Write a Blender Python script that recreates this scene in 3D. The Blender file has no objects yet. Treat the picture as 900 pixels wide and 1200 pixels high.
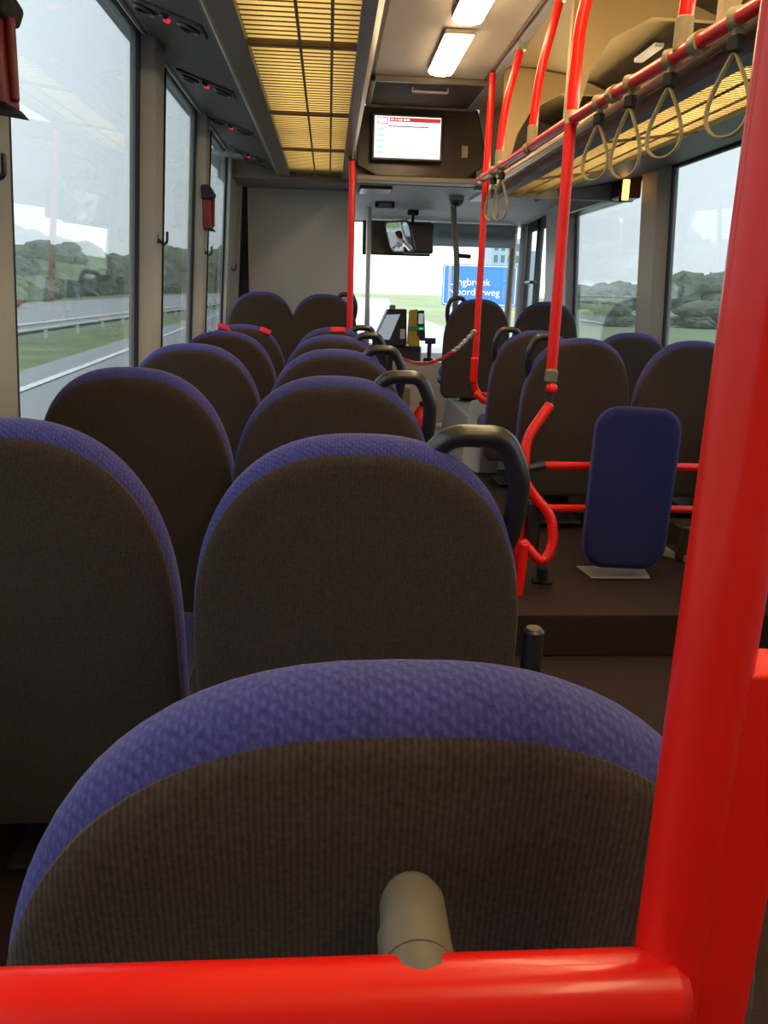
import bpy, bmesh, math, random
from mathutils import Vector, Matrix, noise
random.seed(7)
S = bpy.context.scene
COL = S.collection
PI = math.pi
# ------------------------------------------------------------------ camera
F = 936.0
def _cam():
    f = Vector((385-450, 600-341, -F)).normalized()
    u = -Vector((355-450, -(4100-600), -F)).normalized()
    u = (u - f*u.dot(f)).normalized()
    r = f.cross(u)
    M = Matrix((r, f, u)).to_4x4()
    M.translation = Vector((0, 0, 1.18))
    cd = bpy.data.cameras.new('camera'); co = bpy.data.objects.new('camera', cd)
    COL.objects.link(co); co.matrix_world = M
    cd.sensor_fit = 'HORIZONTAL'; cd.sensor_width = 36; cd.lens = 36*F/900
    cd.clip_start = .02; cd.clip_end = 3000
    S.camera = co
_cam()
# ------------------------------------------------------------------ world, exposure
S.view_settings.view_transform = 'Standard'; S.view_settings.look = 'None'
S.view_settings.exposure = 0.0; S.view_settings.gamma = 1; S.view_settings.use_curve_mapping = False
SKY = 3.5; LAMP = 25.0; COVE = 1.75; 
w = bpy.data.worlds.new('overcast_sky'); S.world = w; w.use_nodes = True
nt = w.node_tree; bg = nt.nodes['Background']
tc = nt.nodes.new('ShaderNodeTexCoord'); sp = nt.nodes.new('ShaderNodeSeparateXYZ'); cr = nt.nodes.new('ShaderNodeValToRGB')
nz = nt.nodes.new('ShaderNodeTexNoise'); nz.inputs['Scale'].default_value = 2.2; nz.inputs['Detail'].default_value = 4
mx = nt.nodes.new('ShaderNodeMixRGB'); mx.blend_type = 'MULTIPLY'; mx.inputs[0].default_value = .12
nt.links.new(tc.outputs['Generated'], sp.inputs[0]); nt.links.new(sp.outputs['Z'], cr.inputs[0])
cr.color_ramp.elements[0].position = 0; cr.color_ramp.elements[0].color = (.72, .76, .77, 1)
cr.color_ramp.elements[1].position = .45; cr.color_ramp.elements[1].color = (1.0, 1.06, 1.10, 1)
nt.links.new(tc.outputs['Generated'], nz.inputs['Vector'])
nt.links.new(cr.outputs[0], mx.inputs[1]); nt.links.new(nz.outputs['Fac'], mx.inputs[2])
nt.links.new(mx.outputs[0], bg.inputs[0]); bg.inputs[1].default_value = SKY
S.cycles.max_bounces = 8; S.cycles.transparent_max_bounces = 24
S.cycles.sample_clamp_indirect = 4

# ------------------------------------------------------------------ materials
def lin(c): return tuple((x/255/12.92 if x/255 <= .04045 else ((x/255+.055)/1.055)**2.4) for x in c)
def mat(name, rgb, rough=.5, metal=0, noise_amt=.12, nscale=12, bump=0, spec=.5, coat=0):
    m = bpy.data.materials.new(name); m.use_nodes = True
    n = m.node_tree.nodes; l = m.node_tree.links; b = n['Principled BSDF']
    b.inputs['Roughness'].default_value = rough; b.inputs['Metallic'].default_value = metal
    b.inputs['Specular IOR Level'].default_value = spec; b.inputs['Coat Weight'].default_value = coat
    t = n.new('ShaderNodeTexCoord'); z = n.new('ShaderNodeTexNoise'); z.inputs['Scale'].default_value = nscale; z.inputs['Detail'].default_value = 5
    l.new(t.outputs['Object'], z.inputs['Vector'])
    r = n.new('ShaderNodeValToRGB'); l.new(z.outputs['Fac'], r.inputs[0])
    r.color_ramp.elements[0].position = .3; r.color_ramp.elements[1].position = .7
    r.color_ramp.elements[0].color = (*[c*(1-noise_amt) for c in rgb], 1); r.color_ramp.elements[1].color = (*[c*(1+noise_amt) for c in rgb], 1)
    l.new(r.outputs[0], b.inputs['Base Color'])
    if bump:
        bp = n.new('ShaderNodeBump'); bp.inputs['Strength'].default_value = bump; bp.inputs['Distance'].default_value = .002
        l.new(z.outputs['Fac'], bp.inputs['Height']); l.new(bp.outputs[0], b.inputs['Normal'])
    return m
def fabric(name, dark, light, rib, weave=False):
    m = bpy.data.materials.new(name); m.use_nodes = True
    n = m.node_tree.nodes; l = m.node_tree.links; b = n['Principled BSDF']
    b.inputs['Roughness'].default_value = .95; b.inputs['Specular IOR Level'].default_value = .1
    b.inputs['Sheen Weight'].default_value = .10; b.inputs['Sheen Roughness'].default_value = .5
    t = n.new('ShaderNodeTexCoord')
    wv = n.new('ShaderNodeTexWave'); wv.wave_type = 'BANDS'; wv.bands_direction = 'X'
    wv.inputs['Scale'].default_value = rib; wv.inputs['Distortion'].default_value = 1.2; wv.inputs['Detail'].default_value = 3; wv.inputs['Detail Scale'].default_value = 3
    l.new(t.outputs['Object'], wv.inputs['Vector'])
    z = n.new('ShaderNodeTexNoise'); z.inputs['Scale'].default_value = 260; z.inputs['Detail'].default_value = 3
    l.new(t.outputs['Object'], z.inputs['Vector'])
    src = wv.outputs['Fac']
    if weave:
        w2 = n.new('ShaderNodeTexWave'); w2.wave_type = 'BANDS'; w2.bands_direction = 'DIAGONAL'; w2.inputs['Scale'].default_value = rib*.8
        w2.inputs['Distortion'].default_value = 1
        l.new(t.outputs['Object'], w2.inputs['Vector'])
        mm = n.new('ShaderNodeMath'); mm.operation = 'MULTIPLY'; l.new(wv.outputs['Fac'], mm.inputs[0]); l.new(w2.outputs['Fac'], mm.inputs[1]); src = mm.outputs[0]
    mx = n.new('ShaderNodeMath'); mx.operation = 'MULTIPLY_ADD'; mx.inputs[1].default_value = .28
    l.new(src, mx.inputs[0]); 
    z2 = n.new('ShaderNodeMath'); z2.operation = 'MULTIPLY'; z2.inputs[1].default_value = .72; l.new(z.outputs['Fac'], z2.inputs[0]); l.new(z2.outputs[0], mx.inputs[2])
    r = n.new('ShaderNodeValToRGB'); l.new(mx.outputs[0], r.inputs[0])
    r.color_ramp.elements[0].position = .15; r.color_ramp.elements[1].position = .75
    r.color_ramp.elements[0].color = (*dark, 1); r.color_ramp.elements[1].color = (*light, 1)
    l.new(r.outputs[0], b.inputs['Base Color'])
    bp = n.new('ShaderNodeBump'); bp.inputs['Strength'].default_value = .5; bp.inputs['Distance'].default_value = .0012
    l.new(mx.outputs[0], bp.inputs['Height']); l.new(bp.outputs[0], b.inputs['Normal'])
    return m
def emit(name, rgb, s):
    m = bpy.data.materials.new(name); m.use_nodes = True; n = m.node_tree.nodes; n.remove(n['Principled BSDF'])
    e = n.new('ShaderNodeEmission'); e.inputs[0].default_value = (*rgb, 1); e.inputs[1].default_value = s
    m.node_tree.links.new(e.outputs[0], n['Material Output'].inputs[0]); return m
def glass(name, tint, haze=.03):
    m = bpy.data.materials.new(name); m.use_nodes = True; n = m.node_tree.nodes; l = m.node_tree.links; n.remove(n['Principled BSDF'])
    tr = n.new('ShaderNodeBsdfTransparent'); tr.inputs[0].default_value = (*tint, 1)
    gl = n.new('ShaderNodeBsdfGlossy'); gl.inputs['Roughness'].default_value = .02; gl.inputs[0].default_value = (.9, .95, .95, 1)
    tl = n.new('ShaderNodeBsdfTranslucent'); tl.inputs[0].default_value = (.75, .8, .8, 1)
    ge = n.new('ShaderNodeNewGeometry'); dt = n.new('ShaderNodeVectorMath'); dt.operation = 'DOT_PRODUCT'
    l.new(ge.outputs['Incoming'], dt.inputs[0]); l.new(ge.outputs['Normal'], dt.inputs[1])
    ab = n.new('ShaderNodeMath'); ab.operation = 'ABSOLUTE'; l.new(dt.outputs['Value'], ab.inputs[0])
    om = n.new('ShaderNodeMath'); om.operation = 'SUBTRACT'; om.inputs[0].default_value = 1; l.new(ab.outputs[0], om.inputs[1])
    pw = n.new('ShaderNodeMath'); pw.operation = 'POWER'; pw.inputs[1].default_value = 5; l.new(om.outputs[0], pw.inputs[0])
    fr = n.new('ShaderNodeMath'); fr.operation = 'MULTIPLY_ADD'; fr.inputs[1].default_value = .8; fr.inputs[2].default_value = .02; fr.use_clamp = True; l.new(pw.outputs[0], fr.inputs[0])
    m1 = n.new('ShaderNodeMixShader'); m1.inputs[0].default_value = haze; m2 = n.new('ShaderNodeMixShader')
    l.new(tr.outputs[0], m1.inputs[1]); l.new(tl.outputs[0], m1.inputs[2])
    l.new(fr.outputs[0], m2.inputs[0]); l.new(m1.outputs[0], m2.inputs[1]); l.new(gl.outputs[0], m2.inputs[2])
    l.new(m2.outputs[0], n['Material Output'].inputs[0]); return m
def translucent(name, rgb, through=.7):
    m = bpy.data.materials.new(name); m.use_nodes = True; n = m.node_tree.nodes; l = m.node_tree.links; n.remove(n['Principled BSDF'])
    tl = n.new('ShaderNodeBsdfTranslucent'); tl.inputs[0].default_value = (*rgb, 1)
    df = n.new('ShaderNodeBsdfDiffuse'); df.inputs[0].default_value = (*rgb, 1)
    m1 = n.new('ShaderNodeMixShader'); m1.inputs[0].default_value = through
    l.new(df.outputs[0], m1.inputs[1]); l.new(tl.outputs[0], m1.inputs[2]); l.new(m1.outputs[0], n['Material Output'].inputs[0]); return m

M = dict(
 back = fabric('charcoal_brown_fabric', (.026,.0185,.0135), (.083,.059,.045), 90),
 blue = fabric('blue_woven_fabric', (.032,.033,.135), (.092,.092,.32), 70, True),
 pad = fabric('navy_blue_fabric', (.010,.011,.055), (.028,.030,.135), 60),
 redfab = mat('red_patch_fabric', (.6,.02,.04), .9),
 red = mat('red_enamel', (.85,.012,.006), .3, 0, .03, 6, spec=.4, coat=.12),
 redp = mat('red_plastic', (.20,.010,.016), .4, 0, .05),
 black = mat('black_plastic', (.014,.013,.013), .34, 0, .15, 40, .1, spec=.9),
 dark = mat('dark_rubber', (.012,.012,.013), .7),
 shell = mat('dark_seat_plastic', (.03,.03,.032), .6),
 alu = mat('brushed_aluminium', (.55,.54,.52), .35, .8, .05),
 galv = mat('galvanised_steel', (.55,.57,.57), .5, .3, .08),
 beige = mat('warm_beige_plastic', (.47,.40,.32), .45, 0, .05, 3),
 ceil = mat('pale_ceiling_panel', (.50,.46,.40), .5, 0, .04, 2),
 cove = mat('cream_cove_panel', (.40,.29,.14), .5, 0, .05, 2),
 pillar = mat('grey_beige_pillar', (.40,.395,.38), .5, 0, .05, 4),
 grey = mat('mid_grey_panel', (.30,.30,.31), .55, 0, .05, 3),
 lgrey = mat('light_grey_panel', (.50,.50,.50), .55, 0, .04, 3),
 service = mat('dark_grey_service_panel', (.085,.075,.07), .55, 0, .1, 20, .1),
 rackm = mat('rack_bronze_frame', (.22,.19,.15), .4, .2, .06),
 slat = mat('brown_rack_slat', (.17,.11,.045), .55, 0, .1),
 brown = mat('dark_brown_gloss', (.055,.035,.025), .25, 0, .1, 3),
 gold = mat('champagne_rail', (.70,.60,.34), .25, .5, .05),
 strap = mat('olive_strap_webbing', (.33,.27,.14), .6, 0, .1, 60, .2),
 floor = mat('speckled_brown_floor', (.038,.022,.018), .85, 0, .35, 220, .3, spec=.15),
 floorl = mat('speckled_beige_floor', (.30,.25,.18), .75, 0, .2, 160, .2),
 cream = mat('pinkish_cream_panel', (.62,.50,.44), .5, 0, .04),
 stub = mat('grey_beige_tube', (.165,.145,.105), .45, 0, .05),
 plate = mat('pale_metal_plate', (.36,.33,.28), .45, .2, .08),
 yellow = mat('yellow_plastic', (.62,.40,.04), .4), green = mat('green_panel', (.05,.30,.15), .4),
 white = mat('white_plastic', (.8,.8,.78), .4, 0, .03), skin = mat('skin', (.50,.28,.20), .6), hair = mat('dark_hair', (.02,.013,.01), .8),
 shirt = mat('white_cotton', (.75,.76,.78), .9), trousers = mat('navy_cotton', (.02,.025,.05), .9),
 glass_side = glass('tinted_side_glass', tuple(math.sqrt(c) for c in (.33,.365,.38)), .03),
 glass_front = glass('clear_windscreen_glass', (.99,.99,.99), .015),
 blind = translucent('grey_translucent_blind', (.30,.33,.34), .85),
 diff = translucent('yellow_rack_diffuser', (.90,.74,.34), .8),
 lamp = emit('warm_lamp_diffuser', (1,.73,.40), LAMP), cove_lamp = emit('cove_lamp_tube', (1,.82,.52), 20), rack_lamp = emit('rack_lamp_panel', (1,.76,.44), COVE),
 led = emit('red_led', (1,.04,.06), .75), amber = emit('amber_glint', (1,.42,.08), 5), screen = emit('screen_white', (1,.97,.97), 1.6),
 scr_red = emit('screen_red', (.75,.05,.06), 1), scr_cyan = emit('screen_cyan', (.55,.9,.9), 1.1), scr_dark = emit('screen_dark', (.14,.08,.2), 1),
 scr_grey = emit('ticket_screen', (.30,.34,.38), 1),
 grass = mat('verge_grass', (.15,.20,.065), 1, 0, .35, .6), grass2 = mat('field_grass', (.16,.21,.10), 1, 0, .25, .05),
 road = mat('wet_asphalt', (.26,.27,.27), .6, 0, .03, .1), paint = mat('white_road_paint', (.75,.76,.76), .6),
 leaf = mat('hazed_green_foliage', (.115,.145,.095), 1, 0, .4, .8), leaf2 = mat('hazed_grey_green_foliage', (.15,.175,.145), 1, 0, .3, .8),  # foliage lightened and greyed: distance haze is painted into these colours
 bark = mat('grey_bark', (.08,.07,.055), 1), signb = mat('blue_road_sign', (.02,.19,.58), .5, 0, .03), car = mat('silver_car_paint', (.35,.37,.4), .3, .4),
 mirror = mat('mirror_silver', (.9,.9,.9), .03, 1, 0), )

# ------------------------------------------------------------------ mesh helpers
def link(name, bm, m, parent=None, smooth=True, bevel=0):
    me = bpy.data.meshes.new(name); bmesh.ops.recalc_face_normals(bm, faces=bm.faces); bm.to_mesh(me); bm.free()
    o = bpy.data.objects.new(name, me); COL.objects.link(o)
    if isinstance(m, str): m = M[m]
    me.materials.append(m)
    if smooth:
        for p in me.polygons: p.use_smooth = True
        try: me.set_sharp_from_angle(angle=math.radians(38))
        except Exception: pass
    if bevel:
        b = o.modifiers.new('bevel', 'BEVEL'); b.width = bevel; b.segments = 3; b.limit_method = 'ANGLE'; b.angle_limit = math.radians(40)
        b.harden_normals = False
    if parent: o.parent = parent
    return o
def box(bm, x0, x1, y0, y1, z0, z1):
    v = [bm.verts.new(p) for p in ((x0,y0,z0),(x1,y0,z0),(x1,y1,z0),(x0,y1,z0),(x0,y0,z1),(x1,y0,z1),(x1,y1,z1),(x0,y1,z1))]
    for f in ((0,3,2,1),(4,5,6,7),(0,1,5,4),(1,2,6,5),(2,3,7,6),(3,0,4,7)): bm.faces.new([v[i] for i in f])
    return v
def hexa(bm, pts):   # 8 points: bottom 4 ccw, top 4 ccw
    v = [bm.verts.new(p) for p in pts]
    for f in ((0,3,2,1),(4,5,6,7),(0,1,5,4),(1,2,6,5),(2,3,7,6),(3,0,4,7)): bm.faces.new([v[i] for i in f])
def fillet(pts, r, n=6):
    P = [Vector(p) for p in pts]; out = [P[0]]
    for i in range(1, len(P)-1):
        a, b, c = P[i-1], P[i], P[i+1]; d1 = (a-b); d2 = (c-b)
        t = min(r, d1.length*.49, d2.length*.49); s = b+d1.normalized()*t; e = b+d2.normalized()*t
        for k in range(n+1):
            u = k/n; out.append(s*(1-u)**2 + b*2*u*(1-u) + e*u*u)
    out.append(P[-1]); return out
def tube(bm, pts, r, seg=14, fr=0, closed=False, flat=1.0, domed=True):
    P = fillet(pts, fr) if fr else [Vector(p) for p in pts]
    n = len(P); rings = []; N = None; R = r if isinstance(r, (list, tuple)) else [r]*n
    if domed and not closed:
        t0 = (P[0]-P[1]).normalized(); t1 = (P[-1]-P[-2]).normalized()
        P = [P[0]+t0*R[0]*.35] + P + [P[-1]+t1*R[-1]*.35]; R = [R[0]*.7]+list(R)+[R[-1]*.7]; n += 2
    for i in range(n):
        if closed: t = (P[(i+1) % n]-P[i-1]).normalized()
        else: t = (P[min(i+1, n-1)]-P[max(i-1, 0)]).normalized()
        if N is None:
            N = t.cross(Vector((0, 0, 1)))
            if N.length < .05: N = t.cross(Vector((0, 1, 0)))
        N = (N - t*N.dot(t)).normalized(); B = t.cross(N)
        rings.append([bm.verts.new(P[i]+N*math.cos(2*PI*k/seg)*R[i]+B*math.sin(2*PI*k/seg)*R[i]*flat) for k in range(seg)])
    m = n if closed else n-1
    for i in range(m):
        a, b = rings[i], rings[(i+1) % n]
        for k in range(seg): bm.faces.new((a[k], a[(k+1) % seg], b[(k+1) % seg], b[k]))
    if not closed: bm.faces.new(rings[0][::-1]); bm.faces.new(rings[-1])
def sph(bm, c, r, sub=2, sc=(1,1,1)):
    m = Matrix.Translation(c) @ Matrix.Diagonal((r*sc[0], r*sc[1], r*sc[2], 1))
    bmesh.ops.create_icosphere(bm, subdivisions=sub, radius=1, matrix=m)
def poly(bm, pts, depth, axis):   # flat polygon extruded along axis vector by depth
    a = Vector(axis)*depth; v0 = [bm.verts.new(p) for p in pts]; v1 = [bm.verts.new(Vector(p)+a) for p in pts]
    bm.faces.new(v0[::-1]); bm.faces.new(v1)
    for i in range(len(pts)): j = (i+1) % len(pts); bm.faces.new((v0[i], v0[j], v1[j], v1[i]))
def rrect(w, h, r, n=6):
    out = []
    for cx, cy, a0 in ((w/2-r, h/2-r, 0), (-w/2+r, h/2-r, PI/2), (-w/2+r, -h/2+r, PI), (w/2-r, -h/2+r, 1.5*PI)):
        for k in range(n+1): a = a0+PI/2*k/n; out.append((cx+r*math.cos(a), cy+r*math.sin(a)))
    return out
def thing(name, label, cat, loc=(0,0,0), rz=0, group=None):
    o = bpy.data.objects.new(name, None); COL.objects.link(o); o.location = loc; o.rotation_euler = (0, 0, rz); o.empty_display_size = .05
    return tag(o, label, cat, group)
def tag(o, label, cat, group=None, kind=None):
    o['label'] = label; o['category'] = cat
    if group: o['group'] = group
    if kind: o['kind'] = kind
    return o
def struct(name, bm, m, bevel=0, parent=None):
    o = link(name, bm, m, parent, True, bevel)
    if not parent: o['kind'] = 'structure'
    return o
def NB(): return bmesh.new()
def copy_tree(o, parent=None):
    c = o.copy(); COL.objects.link(c); c.parent = parent
    for ch in list(o.children): copy_tree(ch, c)
    return c
def bxo(name, m, dims, parent=None, bevel=0):
    bm = NB(); box(bm, *dims); return link(name, bm, m, parent, True, bevel)
def tbo(name, m, pts, r, parent=None, **k):
    bm = NB(); tube(bm, pts, r, **k); return link(name, bm, m, parent)

# ================================================================== STRUCTURE
XL, XR = -.70, 1.80           # inner wall faces
GL, GR = -.755, 1.855         # glass faces
Y0, YF = -1.6, 7.75
bm = NB(); box(bm, XL-.1, XR+.1, Y0, 2.45, -.08, 0); box(bm, XL-.1, .33, Y0, 6.3, 0, .15); struct('floor', bm, 'floor')
bm = NB(); box(bm, .335, XR+.1, 2.45, 4.75, 0, .15); struct('trim_1', bm, 'floor', .004)
bm = NB(); box(bm, XL-.1, XR+.1, 2.45, YF+.1, -.12, -.01); box(bm, .335, XR+.1, 4.75, YF, -.01, .06); struct('trim_2', bm, 'floorl')
# ceiling
bm = NB(); box(bm, .16, .90, Y0, 5.52, 2.32, 2.38)
struct('ceiling', bm, 'ceil')
bm = NB()
for y in (1.0, 2.25, 3.5): box(bm, .19, .88, y, y+.006, 2.315, 2.322)
for x in (.235, .84): box(bm, x, x+.006, Y0, 4.8, 2.3135, 2.3215)
struct('trim_3', bm, 'rackm')
bm = NB(); box(bm, XL-.05, .16, Y0, 5.86, 2.33, 2.38); struct('trim_4', bm, 'ceil')
# lowered front ceiling
bm = NB(); box(bm, XL-.05, .16, 5.86, 6.4, 1.90, 2.0); box(bm, .16, XR+.05, 5.60, 6.4, 1.86, 2.0); hexa(bm, ((XL-.05,6.4,1.86),(XR+.05,6.4,1.86),(XR+.05,YF+.1,1.80),(XL-.05,YF+.1,1.80),(XL-.05,6.4,2.0),(XR+.05,6.4,2.0),(XR+.05,YF+.1,2.0),(XL-.05,YF+.1,2.0)))
struct('trim_5', bm, 'grey')
# right cove above the luggage shelf
prof = [(.90,2.32),(1.05,2.315),(1.25,2.29),(1.42,2.24),(1.56,2.16),(1.68,2.05),(1.80,1.90)]
bm = NB()
for (a, b) in zip(prof, prof[1:]):
    hexa(bm, ((a[0],Y0,a[1]),(b[0],Y0,b[1]),(b[0],5.55,b[1]),(a[0],5.55,a[1]),(a[0],Y0,a[1]+.05),(b[0],Y0,b[1]+.05),(b[0],5.55,b[1]+.05),(a[0],5.55,a[1]+.05)))
bmesh.ops.remove_doubles(bm, verts=bm.verts, dist=1e-5); struct('trim_6', bm, 'cove')
bm = NB(); box(bm, .95, XR, 5.53, 5.6, 1.84, 2.34); struct('trim_7', bm, 'rackm')
# roof closing, rear wall
bm = NB(); box(bm, XL-.2, XR+.2, Y0-.1, Y0, -.1, 2.5); struct('wall_back', bm, 'grey')
bm = NB(); box(bm, XL-.12, XR+.12, Y0, 5.65, 2.40, 2.44); box(bm, XL-.12, XR+.12, 5.65, YF+.1, 2.01, 2.05); struct('trim_8', bm, 'lgrey')
# left wall: lower panel, header, pillars (slightly leaning in)
def lean(x, z, s): return x + s*.06*(z-.8)
def wallband(side, y0, y1, z0, z1, xin, th):
    s = 1 if side == 'L' else -1; d = -th if side == 'L' else th; bm_pts = []
    a0, a1 = lean(xin, z0, s), lean(xin, z1, s)
    return ((a0,y0,z0),(a0+d,y0,z0),(a0+d,y1,z0),(a0,y1,z0),(a1,y0,z1),(a1+d,y0,z1),(a1+d,y1,z1),(a1,y1,z1))
bm = NB(); hexa(bm, wallband('L', Y0, YF, -.1, .72, XL, .1)); hexa(bm, wallband('L', Y0, YF, 2.04, 2.40, XL+.01, .12)); hexa(bm, wallband('L', Y0, -1.3, .72, 2.04, XL, .08))
struct('wall_left', bm, 'grey')
def pillar(name, side, yg0, yi0, yi1, yg1, m='pillar'):
    g, i, s = (GL, XL+.005, 1) if side == 'L' else (GR, XR-.005, -1)
    o = g-.02*s; bm = NB()
    pts = []
    for z in (.72, 2.05 if side == 'L' else 1.86):
        pts += [(lean(o, z, s), yg0, z), (lean(i, z, s), yi0, z), (lean(i, z, s), yi1, z), (lean(o, z, s), yg1, z)]
    hexa(bm, pts); return struct(name, bm, m, .006)
LP = [(1.45,1.55,1.83,1.97),(3.19,3.25,3.40,3.68),(4.46,4.50,4.62,5.0),(6.24,6.26,6.30,6.32)]
pil = [pillar('trim_%d' % (10+k), 'L', *p) for k, p in enumerate(LP)]
def gasket(side, y0, y1, z0, z1, parent):
    g, s = (GL+.006, 1) if side == 'L' else (GR-.006, -1); bm = NB(); t = .018
    for (a, b, c, d) in ((y0, y0+t, z0, z1), (y1-t, y1, z0, z1), (y0, y1, z0, z0+t), (y0, y1, z1-t, z1)):
        x0, x1 = lean(g, c, s), lean(g, d, s)
        hexa(bm, ((x0-.006,a,c),(x0+.008,a,c),(x0+.008,b,c),(x0-.006,b,c),(x1-.006,a,d),(x1+.008,a,d),(x1+.008,b,d),(x1-.006,b,d)))
    return link('window_frame', bm, 'dark', parent)
def window(n, side, y0, y1, z0, z1, m='glass_side'):
    g, s = (GL, 1) if side == 'L' else (GR, -1); bm = NB(); x0, x1 = lean(g, z0, s), lean(g, z1, s)
    hexa(bm, ((x0-.003,y0,z0),(x0+.003,y0,z0),(x0+.003,y1,z0),(x0-.003,y1,z0),(x1-.003,y0,z1),(x1+.003,y0,z1),(x1+.003,y1,z1),(x1-.003,y1,z1)))
    o = struct('window_%d' % n, bm, m); gasket(side, y0, y1, z0, z1, o); return o
window(1, 'L', 1.95, 3.21, .72, 2.05); window(2, 'L', 3.66, 4.48, .72, 2.05); window(3, 'L', 4.98, 5.76, .72, 2.05); window(8, 'L', -1.32, 1.47, .72, 2.05)
bm = NB(); hexa(bm, wallband('L', 5.75, 6.32, .72, 2.04, XL-.02, .04)); struct('trim_20', bm, 'lgrey')
window(4, 'L', 6.34, YF, .72, 1.84)
# right wall
bm = NB(); hexa(bm, wallband('R', Y0, 6.75, -.1, .72, XR, .1)); hexa(bm, wallband('R', Y0, 6.75, 1.86, 2.40, XR-.0, .12)); hexa(bm, wallband('R', Y0, -1.3, .72, 1.86, XR, .08))
struct('wall_right', bm, 'grey')
for k, p in enumerate([(1.0,1.05,1.5,1.55),(4.36,4.44,4.66,4.76),(6.05,6.10,6.7,6.75)]): pillar('trim_%d' % (21+k), 'R', *p)
window(5, 'R', 1.53, 4.38, .72, 1.86); window(9, 'R', -1.32, 1.03, .72, 1.86); window(6, 'R', 4.74, 6.07, .72, 1.86)
# front: windscreen, pillars, dash, lower wall
bm = NB(); box(bm, XL-.05, 1.70, YF, YF+.006, .66, 1.84); wsn = struct('window_7', bm, 'glass_front')
bm = NB(); box(bm, XL-.05, 1.72, YF-.03, YF+.05, .60, .67); box(bm, XL-.05, 1.72, YF-.03, YF+.05, 1.80, 1.86); tube(bm, [(1.70,YF,.6),(1.72,YF,1.84)], .035); link('window_frame', bm, 'rackm', wsn)
bm = NB(); box(bm, XL-.1, XR+.05, YF, YF+.08, -.1, .62); struct('wall_front', bm, 'cream')
bm = NB(); tube(bm, [(1.79,7.62,0),(1.79,7.62,1.86)], .045, flat=.8); struct('trim_24', bm, 'grey')
# front door (right), two glazed leaves
bm = NB()
for y0, y1 in ((6.78,7.16),(7.19,7.57)):
    for a, b, c, d in ((y0,y0+.035,.05,1.84),(y1-.035,y1,.05,1.84),(y0,y1,.05,.16),(y0,y1,1.74,1.84)): box(bm, 1.80, 1.84, a, b, c, d)
dr = struct('door_1', bm, 'dark', .004)
bm = NB()
for y0, y1 in ((6.8,7.14),(7.21,7.55)): box(bm, 1.817, 1.823, y0, y1, .1, 1.8)
link('door_glass', bm, 'glass_front', dr)
tbo('door_handle', 'black', [(1.79,7.30,1.30),(1.75,7.30,1.30),(1.75,7.10,1.30),(1.79,7.10,1.30)], .014, dr, fr=.03)
# partition behind the driver
bm = NB(); box(bm, -.60, .165, 6.32, 6.36, .15, 1.90); struct('wall_divider', bm, 'lgrey', .01)
bm = NB(); box(bm, XL, -.60, 6.33, 6.38, .15, 1.92); struct('trim_25', bm, 'dark')
bm = NB(); box(bm, .165, .19, 6.30, 6.38, .06, 1.88); struct('trim_26', bm, 'rackm', .005)
# podiums over the front wheels
bm = NB(); box(bm, XL, .26, 5.05, 6.3, .15, .42); struct('trim_27', bm, 'grey', .01)
bm = NB(); hexa(bm, ((.84,4.82,.06),(XR,4.82,.06),(XR,6.0,.06),(.84,6.0,.06),(.90,5.0,.43),(XR,5.0,.43),(XR,6.0,.43),(.90,6.0,.43))); struct('trim_28', bm, 'grey', .012)
bm = NB(); hexa(bm, ((.90,4.62,.15),(1.02,4.62,.15),(1.02,4.80,.15),(.82,4.80,.15),(.93,4.66,.60),(1.02,4.66,.60),(1.02,4.80,.60),(.86,4.80,.56)))
tag(link('grey_guard_panel', bm, 'lgrey', None, True, .01), 'light grey slanted panel low beside the aisle, beneath the far red pole', 'panel')

# ================================================================== CEILING FITTINGS
def ceiling_lamp(y0, y1, label):
    t = thing('ceiling_light', label, 'light', (.575, (y0+y1)/2, 2.32), 0, 'warm ceiling lights in a line'); h = (y1-y0)/2
    bm = NB(); box(bm, -.068, .068, -h-.012, h+.012, -.022, -.001); link('lamp_housing', bm, 'beige', t, True, .006)
    bm = NB(); pts = []
    for s in (-h, h):
        pts.append([(-.066, s, -.022), (-.055, s, -.036), (-.02, s, -.044), (.02, s, -.044), (.055, s, -.036), (.066, s, -.022)])
    v = [[bm.verts.new(p) for p in r] for r in pts]
    for k in range(5): bm.faces.new((v[0][k], v[0][k+1], v[1][k+1], v[1][k]))
    bm.faces.new(v[0]); bm.faces.new(v[1][::-1]); bm.faces.new((v[0][0], v[0][5], v[1][5], v[1][0]))
    link('lamp_diffuser', bm, 'lamp', t)
ceiling_lamp(3.97, 4.60, 'farthest glowing warm ceiling light, nearest the dark roof hatch')
ceiling_lamp(3.06, 3.76, 'glowing warm ceiling light at the top edge, behind the farthest one')
ceiling_lamp(2.15, 2.85, 'third glowing ceiling light counted from the roof hatch')
ceiling_lamp(1.24, 1.94, 'fourth glowing ceiling light counted from the roof hatch')
ceiling_lamp(.33, 1.03, 'fifth glowing ceiling light counted from the roof hatch')
ceiling_lamp(-.9, -.2, 'rearmost glowing ceiling light of the row')
t = thing('roof_hatch', 'dark brown recessed roof hatch in the ceiling before the screen', 'hatch', (.56, 5.14, 2.32))
bm = NB()
for a in ((-.34,.34,-.34,-.31),(-.34,.34,.31,.34),(-.34,-.31,-.34,.34),(.31,.34,-.34,.34)): box(bm, *a, -.03, -.001)
link('hatch_frame', bm, 'rackm', t, True, .005)
bm = NB(); box(bm, -.31, .31, -.31, .31, -.016, -.002); link('hatch_lid', bm, mat('matt_brown_hatch', (.07,.045,.028), .8, spec=.2), t, True, .004)
bm = NB(); tube(bm, [(-.1,-.2,-.02),(-.1,-.2,-.045),(.1,-.2,-.045),(.1,-.2,-.02)], .008, fr=.02); link('handle', bm, 'alu', t)
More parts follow.
